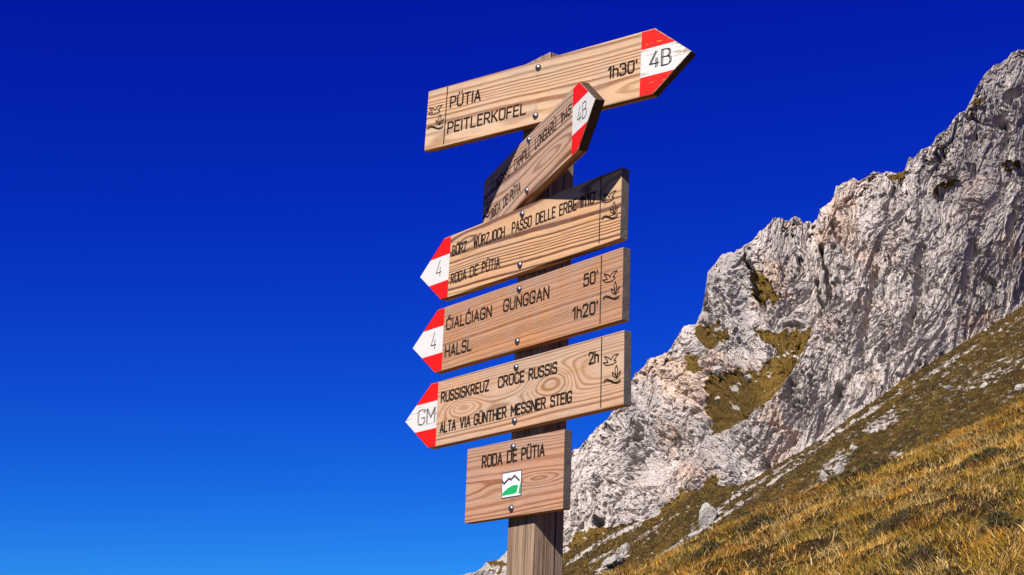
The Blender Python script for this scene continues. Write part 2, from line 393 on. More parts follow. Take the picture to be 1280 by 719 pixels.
# foot distance: where the sight line meets the flank plane
dd = np.linspace(150, 700, 1500)
hz = ZC + rf[:, 2:3] * dd - mid_plane(rf[:, 0:1] * dd, rf[:, 1:2] * dd)
k = np.argmax(hz < 0, 1); df = np.where((hz < 0).any(1), dd[k], 460.)
ker = np.ones(121) / 121; df = np.convolve(np.r_[np.full(60, df[0]), df, np.full(60, df[-1])], ker, 'valid')
WALL_TAN = math.tan(math.radians(64))
cpy_s = np.convolve(np.r_[np.full(40, c_py[0]), c_py, np.full(40, c_py[-1])], np.ones(81) / 81, 'valid')
rcs = rays(s_px, cpy_s); ecs = rcs[:, 2] / np.hypot(rcs[:, 0], rcs[:, 1])
dc = df * (WALL_TAN - rf[:, 2]) / (WALL_TAN - ecs)
Fp = rf * df[:, None]; Cp = rc * dc[:, None]
v = np.r_[np.linspace(-.25, 0, 26)[:-1], np.linspace(0, 1, NROW - 25)]
V3 = Fp[None] * (1 - v[:, None, None]) + Cp[None] * v[:, None, None]
V3[..., 2] += ZC
# run of the wall (metres along) and height
S = np.r_[0, np.cumsum(np.hypot(*(np.diff(Cp[:, :2], axis=0)).T))]
S = np.convolve(np.r_[np.full(30, S[0]), S, np.full(30, S[-1])], np.ones(61) / 61, 'valid')
PX, PY = project(V3)
MPP = 300.0 / FPX
SS = (PX - 640) * MPP; ZZ = (720 - PY) * MPP                  # metres across and up the face
# outward direction, smooth: to the left and towards the valley, a little up
N_out = np.array([-.42, -.86, .22]); N_out /= np.linalg.norm(N_out)
# --- grass ledges and gully
G_MAIN = [(936, 397), (1000, 387), (996, 410), (980, 440), (966, 470), (946, 500), (918, 526), (882, 536), (873, 500), (879, 474), (888, 452), (920, 456), (942, 440), (954, 420), (946, 408)]
G_PATCH = [[(868, 410), (880, 404), (905, 406), (898, 425), (886, 438), (873, 424)], [(930, 328), (944, 330), (962, 352), (958, 366), (940, 362)], [(1106, 222), (1122, 214), (1134, 216), (1128, 226), (1112, 226)],
           [(1250, 200), (1274, 195), (1275, 199), (1254, 205)], [(1160, 233), (1194, 216), (1196, 219), (1166, 237)], [(856, 446), (872, 440), (870, 462), (858, 466)],
           [(722, 660), (765, 654), (752, 676), (712, 690), (704, 680)], [(610, 704), (626, 698), (632, 706), (622, 719)], [(822, 640), (862, 612), (898, 592), (892, 612), (850, 640), (830, 652)], [(1210, 130), (1222, 122), (1226, 128), (1214, 136)]]
EDGE = [(1045, 236), (1030, 300), (1034, 380), (1006, 420), (988, 458), (964, 488), (932, 518), (892, 543), (868, 562), (840, 600)]
QX = PX + 7 * fbm(SS / 3.2, ZZ / 3.2, 4, 130, gain=.6); QY = PY + 7 * fbm(SS / 3.2, ZZ / 3.2, 4, 134, gain=.6)
gm = poly_mask(QX, QY, G_MAIN, 5)
gp = np.zeros(PX.shape)
for pts in G_PATCH: gp = np.maximum(gp, poly_mask(QX, QY, pts, 4))
grass = np.maximum(gm, gp)
# recess left of the main wall's edge
ex = np.interp(PY, [p[1] for p in EDGE], [p[0] for p in EDGE])
left = sstep(-3, 22, ex - PX) * sstep(225, 260, PY) * (1 - sstep(560, 640, PY))
disp = -5.5 * left * (1 - .75 * sstep(30, 120, ex - PX))
disp -= .8 * gm
# left lower wall bulges, chimneys, caves
for pts, w0, w1, dep in (([(1024, 302), (1026, 322), (1030, 340), (1034, 369)], .6, 3.6, 5.5), ([(1008, 328), (1013, 345), (1021, 366)], .5, 3.0, 4), ([(934, 326), (936, 345), (944, 364)], .8, 4, 4), ([(1047, 482), (1044, 502)], 3, 8, 7),
                         ([(1247, 140), (1252, 150)], 2, 7, 3.2), ([(1213, 200), (1214, 210)], 1, 5, 2.0), ([(966, 388), (990, 385)], 1, 4, 1.0), ([(1108, 430), (1102, 450)], 2, 6, 3), ([(744, 645), (745, 655)], 3, 7, 5),
                         ([(862, 540), (866, 560)], 2, 6, 3), ([(985, 470), (978, 490)], 2, 5, 3), ([(1256, 122), (1272, 112)], 2, 7, 3.5), ([(895, 360), (906, 385)], 1, 5, 2.5), ([(1270, 240), (1262, 300)], 1, 6, 2.5), ([(1090, 330), (1078, 385), (1072, 440)], 1, 7, 2.5),
                         ([(1150, 300), (1140, 380), (1120, 440)], 1, 8, 2.2), ([(800, 520), (790, 570), (770, 620)], 1, 8, 2.2), ([(1215, 300), (1205, 360)], 1, 7, 2.2), ([(990, 540), (955, 580)], 1, 6, 2.0)):
    disp -= dep * line_mask(PX + .55 * (QX - PX) + 2.5 * noise(SS / .8, ZZ / 1.2, 190), PY + .55 * (QY - PY), pts, w0, w1)
# natural relief: big faces, vertical ribs and gullies, broken blocks, chips
wx = 2.2 * noise(SS / 10, ZZ / 12, 40) + .5 * noise(SS / 2.4, ZZ / 2.4, 38); wz = 2.2 * noise(SS / 10, ZZ / 12, 41) + .5 * noise(SS / 2.4, ZZ / 2.4, 39)
sx = SS + wx - .10 * ZZ; sz = ZZ + wz
relief = 3.0 * fbm(sx / 26, sz / 34, 3, 42, gain=.42)
relief += .6 * (ridged(sx / 8, sz / 24, 2, 50) - 1.2)
flute = sstep(.0, .5, fbm(SS / 14, ZZ / 14, 2, 57) + .25)
relief += .38 * flute * (ridged((sx - .38 * sz) / 2.3, sz / 15, 2, 52) - 1.2) + .09 * flute * (ridged((sx - .38 * sz) / .9, sz / 7, 2, 54) - 1.2)
busy = sstep(-.35, .45, fbm(SS / 9, ZZ / 9, 3, 58))                 # some parts of the face are more broken than others
sl = -.4                                                            # joints lean: blocks are sheared along the dip
for size_, asp, amp_, til, crack, sd in ((8.5, 2.2, 1.2, .45, .8, 60), (3.8, 1.9, .50, .5, .5, 63), (1.9, 1.7, .25, .6, .28, 66), (.95, 1.5, .15, .7, .16, 69), (.5, 1.3, .09, .8, .08, 72)):
    jx = .11 * size_ * fbm(SS / size_ * 1.3, ZZ / size_ * 1.3, 3, sd + 7); jz = .11 * size_ * fbm(SS / size_ * 1.3, ZZ / size_ * 1.3, 3, sd + 8)
    hf, ck = facets((sx + jx + sl * sz * .5) / size_, (sz + jz) / (size_ * asp), sd, til)
    relief += (amp_ * hf - crack * (1 - sstep(0, .09, ck))) * (.6 + .55 * busy)
# pits and short cracks
for sz_, asp, th, dep, sd in ((2.6, 1.7, .50, 2.0, 76), (1.25, 1.5, .47, 1.2, 78), (.72, 1.4, .44, .75, 80), (.46, 1.3, .46, .5, 83)):
    pn = noise((sx - .3 * sz) / sz_, (sz + .2 * sx) / (sz_ * asp), sd) + .4 * noise(sx / sz_ * 2.7, sz / sz_ * 2.7, sd + 1)
    relief -= dep * np.clip((pn - th) / .22, 0, 1) * (.45 + .75 * busy)
relief += .15 * fbm(SS / .75, ZZ / .8, 3, 74, gain=.65) * (.7 + .5 * busy)
# leaning strata near the foot of the main wall
rib = np.abs(noise((SS - .42 * ZZ) / 1.9 + .6 * noise(SS / 9, ZZ / 9, 80), ZZ / 13, 81))
low = sstep(.55, .05, np.broadcast_to(v[:, None], PX.shape)) * sstep(880, 930, PX)
relief -= 1.1 * low * (1 - sstep(0, .3, rib))
taper_ = .25 + .75 * sstep(0, .06, np.broadcast_to(v[:, None], PX.shape))
small = sstep(560, 760, PX) * .7 + .3
amp = (1 - .72 * grass) * small
D = disp * small + relief * amp * taper_
V4 = V3 + N_out * D[..., None]
# keep the crest where it stands while its rocks stay rough: pull displacement towards the line of sight near the top
cw = sstep(.80, 1.0, np.broadcast_to(v[:, None], PX.shape))[..., None]
sight = -(V3 - np.array([0, 0, ZC])); sight /= np.linalg.norm(sight, axis=-1, keepdims=True)
V4 = V4 * (1 - cw) + (V3 + sight * D[..., None] * .9) * cw
sc_ = SS[-1]; crest_n = .75 * noise(sc_ / 2.6, sc_ * 0, 90) + .35 * noise(sc_ / 1.1, sc_ * 0, 91) + .2 * noise(sc_ / .5, sc_ * 0, 92)
V4[..., 2] += (cw[..., 0] ** 2) * crest_n[None] * .9
# summit ground behind the crest and far side
top = V4[-1]
back = []
for j in range(1, NBACK + 1):
    q = j / NBACK
    p = top.copy(); p[:, 0] += 4 * q + 60 * q * q; p[:, 1] += 6 * q + 80 * q * q; p[:, 2] -= 1.0 * q * 6 + 150 * q * q
    p[:, 2] += 1.5 * noise(S / 6, S * 0 + j * 1.3, 95) * q
    back.append(p)
VV = np.concatenate([V4, np.stack(back)], 0)
rows = VV.shape[0]
pad = lambda a: np.concatenate([a, np.repeat(a[-1:], NBACK, 0)], 0)
gn = fbm(SS / 3, ZZ / 2.2, 5, 100, gain=.65)
# grass also catches on small shelves
shelf = np.gradient(D, axis=0); 
gmask = np.clip(grass * (1.25 + .95 * gn) - .05 + .9 * np.clip(fbm(SS / 7, ZZ / 4, 4, 140) - .52, 0, 1) * sstep(.35, -.3, gn), 0, 1)
stain = fbm(sx / 9, sz / 22, 4, 110); streakw = fbm(sx / 2.2, sz / 34, 3, 115); pink = fbm(SS / 15 + 4, ZZ / 12, 3, 120)
cav = np.clip(.5 + (D - (np.roll(D, 5, 1) + np.roll(D, -5, 1) + np.roll(D, 5, 0) + np.roll(D, -5, 0)) / 4) * .35, 0, 1)
me = raw_mesh('mountain', VV.reshape(-1, 3), grid_faces(rows, NCOL), dict(grass=pad(gmask).ravel(), stain=pad(stain).ravel(), streak=pad(streakw).ravel(), pink=pad(pink).ravel(), rough=pad(cav).ravel()))
t = NT('dolomite_rock'); P = t.obj()
n1 = t.noise(P, .5, 5, .65); n2 = t.noise(P, 3.0, 4, .65)
c = t.ramp(n1, [(.3, (.50, .436, .398)), (.5, (.62, .552, .51)), (.7, (.71, .635, .59))])
c = t.mix(t.ramp(t.attr('stain'), [(.05, 0.0), (.6, .5)]), c, (.47, .41, .375))
c = t.mix(t.ramp(t.attr('streak'), [(.15, 0.0), (.6, .55)]), c, (.40, .355, .33))
c = t.mix(t.ramp(t.add(t.attr('pink'), t.mul(t.sub(n1, .5), 1.2)), [(.18, 0.0), (.65, .75)]), c, (.72, .52, .39))
c = t.mix(t.ramp(n2, [(.36, .4), (.48, 0.0)]), c, (.36, .32, .30))
lich = t.noise(t.scale(P, (1, 1, .7)), 1.7, 5, .75); lich2 = t.noise(P, .22, 3, .6)
c = t.mix(t.mul(t.ramp(lich, [(.53, 0.0), (.64, 1.0)]), t.ramp(lich2, [(.35, .25), (.6, .7)])), c, (.27, .235, .215))
gfac = t.ramp(t.add(t.attr('grass'), t.mul(t.sub(n2, .5), 1.1)), [(.42, 0.0), (.58, 1.0)])
gcol = t.ramp(t.noise(P, 1.6, 5, .7), [(.35, (.05, .036, .011)), (.47, (.125, .078, .018)), (.56, (.20, .115, .025)), (.68, (.10, .078, .020))])
c = t.mix(gfac, c, gcol)
t.bump(t.add(n2, t.mul(t.noise(P, 9, 3, .6), .5)), .5, .25)
M_ROCK = t.col(c, .95, 0, .08)
new_mesh_obj('mountain', me, M_ROCK, kind='structure')

# ------------------------------------------------------------------ boulders and outcrops on the flank
def rock_mesh(name, seed, size, squash=(1, .9, .8), sub=4):
    bm = bmesh.new(); bmesh.ops.create_icosphere(bm, subdivisions=sub, radius=1.0)
    Vv = np.array([v_.co[:] for v_ in bm.verts])
    rr = np.random.default_rng(seed)
    d = np.ones(len(Vv))
    for _ in range(16):                                       # planar fracture faces
        n_ = rr.normal(size=3); n_ /= np.linalg.norm(n_); off = rr.uniform(.45, .88)
        h = Vv @ n_; over = np.maximum(h - off, 0); Vv = Vv - n_ * over[:, None] * .92
    d = 1 + .16 * noise(Vv[:, 0] * 2 + seed, Vv[:, 1] * 2 + Vv[:, 2] * 1.3) + .09 * noise(Vv[:, 0] * 6, Vv[:, 2] * 6 + Vv[:, 1] * 4, seed) + .05 * noise(Vv[:, 1] * 14 + Vv[:, 0] * 9, Vv[:, 2] * 14, seed)
    Vv = Vv * d[:, None] * np.array(squash) * size
    for v_, c_ in zip(bm.verts, Vv): v_.co = c_
    me_ = bpy.data.meshes.new(name); bm.to_mesh(me_); bm.free()
    return me_
t = NT('boulder_rock'); P = t.obj(); n1 = t.noise(P, 1.6, 5, .65); n2 = t.noise(P, 7, 4, .6)
c = t.ramp(n1, [(.3, (.30, .27, .25)), (.55, (.46, .42, .39)), (.75, (.56, .52, .49))]); c = t.mix(t.ramp(n2, [(.36, .6), (.5, 0.0)]), c, (.18, .165, .15))
t.bump(n2, .8, .12); M_BOULD = t.col(c, .95, 0, .08)
BOULDERS = [(782, 689, 9.5, (1, .9, 1.15), 'small pale boulder with an upright point on the grass right of the post foot'),
            (768, 708, 15, (1.5, 1, .7), 'low broken grey outcrop at the bottom edge right of the post foot'),
            (886, 654, 17, (.85, .9, 1.35), 'tall pale rock outcrop at the lower end of the scree strip'),
            (868, 672, 9, (1.3, 1, .7), 'flat grey rock just below the tall outcrop on the scree strip'),
            (1017, 620, 10.5, (1.1, 1, .85), 'rounded white boulder resting just above the golden meadow edge'),
            (1030, 598, 7.5, (1, 1, .9), 'pale stone in the stony patch above the rounded white boulder'),
            (1050, 592, 7.5, (.8, 1, 1.1), 'upright pale stone at the right of the stony patch'),
            (1067, 563, 6.5, (1.1, 1, .9), 'lone white boulder on the green turf above the stony patch'),
            (1187, 488, 7, (1.7, 1, .7), 'flat dark shadowed stone on the upper turf near the right edge'),
            (1274, 488, 7.5, (1.2, 1, .8), 'pale stone on the turf at the right edge of the photo'),
            (1112, 578, 6, (2.0, 1, .5), 'long low white rock at the meadow skyline')]
for i, (bx, by, spx, sq, lab) in enumerate(BOULDERS):
    g_, dist = px_to_ground(bx, by)
    size = spx * dist / FPX
    o = new_mesh_obj('boulder', rock_mesh('boulder', 40 + i * 7, size, sq), M_BOULD, label=lab, cat='boulder', group='boulders on the mountain flank')
    o.location = g_ + np.array([0, 0, size * .25]); o.rotation_euler = (0, 0, i * 1.3)
# two boulders lying in the grassy gully of the wall
def px_on_wall(px, py):
    qx, qy = project(V4); j = np.argmin((qx - px) ** 2 + (qy - py) ** 2); return V4.reshape(-1, 3)[j]
for i, (bx, by, spx, sq, lab) in enumerate([(903, 463, 12.5, (1, .9, 1.1), 'large pale boulder lying in the grassy gully of the rock wall'), (938, 472, 8, (1.1, .9, .8), 'smaller pale boulder right of the large one in the grassy gully'),
                                            (899, 499, 6, (1.0, .9, .8), 'small grey rock low in the grassy gully below the large boulder')]):
    p = px_on_wall(bx, by); size = spx * np.linalg.norm(p) / FPX
    o = new_mesh_obj('boulder', rock_mesh('boulder', 200 + i * 3, size, sq), M_BOULD, label=lab, cat='boulder', group='boulders in the gully')
    o.location = p

# scattered scree stones: uncountable, one object
cand = 60000
ax = RNG.uniform(-2, 22, cand); rr_ = np.exp(RNG.uniform(np.log(105), np.log(360), cand))
sxx = rr_ * np.sin(np.radians(ax)); syy = rr_ * np.cos(np.radians(ax)); szz = terrain(sxx, syy)
qx, qy = project(np.stack([sxx, syy, szz], -1)); mk = scree_mask(qx, qy)
keep = RNG.random(cand) < np.clip(mk * 1.0, 0, 1) * .30 + .006
sxx, syy, szz, rr_ = sxx[keep], syy[keep], szz[keep], rr_[keep]
ns = len(sxx)
bm = bmesh.new(); bmesh.ops.create_icosphere(bm, subdivisions=1, radius=1.0)
IV = np.array([v_.co[:] for v_ in bm.verts]); IF = np.array([[v_.index for v_ in f.verts] for f in bm.faces]); bm.free()
size = RNG.lognormal(-.1, .55, ns) * .9 * rr_ / FPX * 1.25
SV = IV[None] * (1 + .35 * RNG.normal(size=(ns, len(IV), 1))).clip(.45, 1.6) * (size[:, None, None]) * (np.array([1, 1, .75]) * RNG.uniform(.7, 1.4, (ns, 1, 3)))
SV += np.stack([sxx, syy, szz], -1)[:, None, :]
SF = IF[None] + (np.arange(ns) * len(IV))[:, None, None]
me = raw_mesh('scree_stones', SV.reshape(-1, 3), SF.reshape(-1, 3))
new_mesh_obj('scree_stones', me, M_BOULD, label='loose pale scree stones scattered over the mountain flank', cat='scree', kind='stuff')

# ------------------------------------------------------------------ meadow grass
def blades(name, n, base, length, lean_dir, lean, width, colr, mat, label, cat, kind='stuff', segs=3, group=None):
    """n curved tapering blades; base (n,3)"""
    yaw = RNG.uniform(0, 2 * np.pi, n)
    side = np.stack([np.cos(yaw), np.sin(yaw), np.zeros(n)], -1)
    lvl = np.linspace(0, 1, segs + 1)
    wv = np.array([1.0, .9, .6, .12])[:segs + 1] if segs == 3 else np.linspace(1, .1, segs + 1)
    out = np.empty((n, (segs + 1) * 2, 3), np.float32)
    p = base.copy(); ang_ = np.zeros(n)
    a0 = RNG.uniform(.0, .35, n) * lean
    for j in range(segs + 1):
        out[:, 2 * j] = p - side * (width * wv[j] * .5)[:, None]; out[:, 2 * j + 1] = p + side * (width * wv[j] * .5)[:, None]
        th = a0 + lean * (j + .5) / segs
        step = np.stack([lean_dir[:, 0] * np.sin(th), lean_dir[:, 1] * np.sin(th), np.cos(th)], -1) * (length / segs)[:, None]
        p = p + step
    q = np.arange(segs) * 2
    f = np.stack([q, q + 1, q + 3, q + 2], -1)
    F = f[None] + (np.arange(n) * (segs + 1) * 2)[:, None, None]
    cc = np.repeat(colr[:, None, :], (segs + 1) * 2, 1)
    me_ = raw_mesh(name, out.reshape(-1, 3), F.reshape(-1, 4), dict(tint=cc.reshape(-1, 3)))
    return new_mesh_obj(name, me_, mat, label=label, cat=cat, kind=kind, group=group)
t = NT('dry_grass'); t.b.inputs['Subsurface Weight'].default_value = 0
M_GRASS = t.col(t.attr('tint', True), .75, 0, .15)
PAL = np.array([(.62, .34, .055), (.55, .26, .026), (.40, .25, .028), (.32, .11, .014), (.85, .60, .22), (.16, .14, .020), (.70, .42, .10)])
def meadow_points(n, r0, r1, a0, a1):
    a = np.radians(RNG.uniform(a0, a1, n)); r = np.sqrt(RNG.uniform(r0 ** 2, r1 ** 2, n))
    return r * np.sin(a), r * np.cos(a)
# dark hollows between tussocks (low shrubs and green moss show there)
HOLLOWS = [(1075, 588, 60, 9), (1050, 602, 30, 5), (1225, 580, 30, 6), (1110, 664, 38, 9), (1245, 660, 24, 8), (880, 694, 40, 5), (950, 655, 26, 4), (990, 640, 24, 4), (1150, 705, 40, 7), (1000, 668, 30, 4), (930, 716, 30, 5), (1180, 620, 24, 5), (1020, 706, 24, 4)]
def hollow_mask(x, y, z):
    qx, qy = project(np.stack([x, y, z], -1)); m_ = np.zeros(x.shape)
    for hx, hy, hw, hh in HOLLOWS:
        m_ = np.maximum(m_, np.exp(-(((qx - hx) / hw) ** 2 + ((qy - hy + .25 * (qx - hx)) / hh) ** 2) * 1.2) * (.85 + .6 * noise(x / .3, y / .3, 171)))
    return m_
n = 640000
gx, gy = meadow_points(n, 6.2, 24.5, -3, 24)
for m_, r0_, r1_, a0_, a1_ in ((150000, 1.6, 6.2, -60, 75), (130000, 6.2, 22, 24, 42), (60000, 6.2, 22, -14, -3)):     # the meadow goes on outside the view
    ex_, ey_ = meadow_points(m_, r0_, r1_, a0_, a1_); gx = np.r_[gx, ex_]; gy = np.r_[gy, ey_]
n = len(gx)
gz = terrain(gx, gy)
hm = hollow_mask(gx, gy, gz)
tus = worley(gx / .42, gy / .42, 130)
dens = (1 - sstep(.22, .55, tus[0])) * .85 + .20
big = noise(gx / 1.7, gy / 1.7, 140)
keep = RNG.random(n) < dens * (1 - .62 * hm) * (.85 + .5 * big)
gx, gy, gz, tv, td, big = gx[keep], gy[keep], gz[keep], tus[2][keep], tus[0][keep], big[keep]
n = len(gx)
L = RNG.uniform(.04, .115, n) * (1.25 - .6 * td) * (1 + .35 * big)
dirb = np.radians(205) + (tv - .5) * 4.0 + RNG.normal(0, 1.0, n)
ld = np.stack([np.cos(dirb), np.sin(dirb)], -1)
lean = np.clip(RNG.normal(1.5, .55, n), .1, 2.6)
ci = np.where(RNG.random(n) < .5, (tv * 6.99).astype(int), RNG.choice(7, n, p=[.28, .22, .14, .12, .10, .06, .08]))
colr = PAL[ci] * np.array([.86, .85, .90]) * RNG.lognormal(-.12, .42, (n, 1)).clip(.25, 2.0)
green = sstep(.1, .5, noise(gx / 1.1, gy / 1.1, 150))[:, None]
colr = colr * (1 - .45 * green) + np.array([.26, .19, .020]) * .45 * green
rust = sstep(.15, .5, noise(gx / 1.6, gy / 1.6, 155))[:, None]
colr = colr * (1 - .35 * rust) + np.array([.36, .14, .016]) * .30 * rust
blades('meadow_grass', n, np.stack([gx, gy, gz - .01], -1), L, ld, lean, RNG.uniform(.0028, .0062, n) * (.55 + gy / 24), colr, M_GRASS, 'golden dry autumn grass covering the near meadow slope', 'grass')
# short tussocks of the far flank
n2_ = 170000
fa_ = np.radians(RNG.uniform(-1, 21.5, n2_)); fr_ = np.exp(RNG.uniform(np.log(120), np.log(330), n2_))
fx, fy = fr_ * np.sin(fa_), fr_ * np.cos(fa_); fz = terrain(fx, fy)
qx, qy = project(np.stack([fx, fy, fz], -1)); mk = scree_mask(qx, qy)
cl = fbm(fx / 3, fy / 8, 3, 180)
keep = (RNG.random(n2_) < (1 - .9 * mk) * np.clip(.55 + .7 * cl, .08, 1)) & (qx > 560) & (qx < 1420)
fx, fy, fz, fr_, cl = fx[keep], fy[keep], fz[keep], fr_[keep], cl[keep]; n2_ = len(fx)
th = RNG.uniform(0, 2 * np.pi, n2_)
fpal = np.array([(.14, .072, .018), (.085, .046, .016), (.105, .080, .015), (.21, .120, .026), (.050, .030, .014), (.075, .066, .014)])
hue_ = np.clip(((fbm(fx / 9, fy / 16, 3, 185) + .8) / 1.6 * 6), 0, 5.99).astype(int)
fcol = fpal[np.where(RNG.random(n2_) < .6, hue_, RNG.integers(0, 6, n2_))] * RNG.uniform(.7, 1.3, (n2_, 1))
blades('slope_turf', n2_, np.stack([fx, fy, fz - .02], -1), RNG.uniform(.12, .34, n2_) * fr_ / 200, np.stack([np.cos(th), np.sin(th)], -1), RNG.uniform(.3, 1.4, n2_), RNG.uniform(.10, .22, n2_) * fr_ / 200, fcol, M_GRASS,
       'short brown and olive turf of the mountain flank between meadow and rock wall', 'grass', segs=2)
# longer pale stalks
n = 11000
gx, gy = meadow_points(n, 6.5, 21, 2, 24)
keep = RNG.random(n) < .25 + .75 * sstep(-.1, .5, noise(gx / 1.4, gy / 1.4, 160)) * (.35 + .65 * sstep(10, 20, np.degrees(np.arctan2(gx, gy))))
gx, gy = gx[keep], gy[keep]; n = len(gx); gz = terrain(gx, gy)
dirb = np.radians(190) + RNG.normal(0, 1.3, n)
blades('dry_stalks', n, np.stack([gx, gy, gz], -1), RNG.uniform(.08, .26, n), np.stack([np.cos(dirb), np.sin(dirb)], -1), np.clip(RNG.normal(1.7, .5, n), .5, 2.6), RNG.uniform(.003, .0055, n),
       np.array([.74, .54, .25]) * RNG.uniform(.7, 1.15, (n, 1)), M_GRASS, 'long pale bent grass stalks standing out of the meadow', 'grass', segs=5)

# low dwarf shrubs in the hollows, each one a thing
t = NT('dwarf_shrub_leaves'); M_SHRUB = t.col(t.attr('tint', True), .7, 0, .2)
def px_meadow(px, py):
    r = rays(px, py); r = r / np.hypot(r[0], r[1]); d = np.linspace(5, 26, 2000)
    g_ = terrain(r[0] * d, r[1] * d); k_ = np.argmax(g_ > ZC + r[2] * d); dd_ = d[k_] if (g_ > ZC + r[2] * d).any() else 20.
    return np.array([r[0] * dd_, r[1] * dd_]), dd_
SHRUBS = [(1050, 592, 22, 'dark green dwarf shrub, left half of the upper hollow in the golden meadow'), (1092, 582, 22, 'dark green dwarf shrub, right half of the upper hollow in the golden meadow'), (1225, 580, 24, 'dark purple brown dwarf shrub near the right edge under the meadow skyline'), (1110, 666, 30, 'largest dark dwarf shrub in the middle of the lower meadow'),
          (1245, 662, 20, 'dark dwarf shrub among long pale stalks at the right edge'), (950, 656, 20, 'brown dwarf shrub on the left meadow shoulder'), (880, 696, 26, 'wide dark green dwarf shrub in the lower left of the meadow'), (1150, 707, 26, 'green dwarf shrub at the bottom edge of the meadow')]
for i, (hx, hy, hw, lab) in enumerate(SHRUBS):
    c0, dist = px_meadow(hx, hy); rad_ = hw * dist / FPX * .7
    n = 3600
    a = RNG.uniform(0, 2 * np.pi, n); q = np.sqrt(RNG.random(n)) * (1 + .25 * np.sin(3 * a + i))
    lx = c0[0] + np.cos(a) * q * rad_ * 1.35; ly = c0[1] + np.sin(a) * q * rad_ * 1.5
    lz = terrain(lx, ly) + RNG.random(n) * .085 * np.maximum(1 - q ** 2, .05) * (1 + .8 * noise(lx / .12, ly / .12, 170))
    th = RNG.uniform(0, 2 * np.pi, n)
    pal = np.array([(.055, .050, .012), (.085, .055, .018), (.10, .048, .030), (.18, .125, .030), (.030, .025, .012)])
    colr = pal[RNG.choice(5, n, p=[.3, .2, .2, .12, .18] if i % 2 else [.38, .18, .06, .2, .18])] * RNG.uniform(.7, 1.5, (n, 1))
    blades('dwarf_shrub', n, np.stack([lx, ly, lz], -1), RNG.uniform(.025, .065, n), np.stack([np.cos(th), np.sin(th)], -1), RNG.uniform(.2, 1.3, n), RNG.uniform(.006, .013, n), colr, M_SHRUB, lab, 'shrub', kind=None, group='dwarf shrubs in the meadow')

# ================================================================== SIGNPOST
t = NT('routed_black_lettering'); P = t.obj(); M_LETTER = t.col(t.ramp(t.noise(t.scale(P, (60, 60, 240)), 1.0, 3, .6), [(.35, (.018, .011, .008)), (.6, (.022, .013, .009)), (.78, (.08, .045, .028))]), .85, 0, .08)
M_LINE = flat_mat('thin_black_ink', (.03, .024, .022), .7, 0, .1)
t = NT('galvanised_bolt'); nb_ = t.noise(t.obj(), 400, 3); M_BOLT = t.col(t.ramp(nb_, [(.3, (.20, .20, .23)), (.7, (.46, .46, .49))]), .34, 1.0)
M_WHITE = flat_mat('emblem_white', (.80, .80, .80), .45); M_GREEN = flat_mat('emblem_green', (.01, .42, .11), .45); M_DARK = flat_mat('emblem_dark_ink', (.05, .035, .06), .6)

BASE_XY = (0.020, 3.57)
base_z = float(terrain(BASE_XY[0], BASE_XY[1]))
post_root = bpy.data.objects.new('trail_signpost', None); COL.objects.link(post_root)
post_root.location = (BASE_XY[0], BASE_XY[1], base_z); post_root.empty_display_size = .2
post_root['label'] = 'tall wooden mountain trail signpost carrying six engraved wooden boards with red and white tips'
post_root['category'] = 'signpost'

def frame_obj(name, me, mats, r, u, n, o, parent_loc):
    ob = new_mesh_obj(name, me, mats, parent=post_root)
    mm = Matrix.Identity(4)
    for i in range(3):
        mm[i][0] = r[i]; mm[i][1] = -n[i]; mm[i][2] = u[i]; mm[i][3] = o[i] - parent_loc[i]
    ob.matrix_local = mm
    return ob
def slab(name, outline, y0, y1, bevel=.0016, end_x=None):
    """outline in (x,z); solid between depth y0 (front) and y1 (back); end faces take material 1"""
    bm = bmesh.new()
    f_ = [bm.verts.new((x, y0, z)) for x, z in outline]; b_ = [bm.verts.new((x, y1, z)) for x, z in outline]
    n_ = len(outline)
    bm.faces.new(f_); bm.faces.new(b_[::-1])
    for i in range(n_): bm.faces.new((f_[i], b_[i], b_[(i + 1) % n_], f_[(i + 1) % n_]))
    bmesh.ops.recalc_face_normals(bm, faces=bm.faces)
    if bevel: bmesh.ops.bevel(bm, geom=list(bm.edges), offset=bevel, segments=2, affect='EDGES', profile=.6)
    for f in bm.faces: f.material_index = 1 if abs(f.normal.x) > .45 else 0
    me_ = bpy.data.meshes.new(name); bm.to_mesh(me_); bm.free()
    return me_

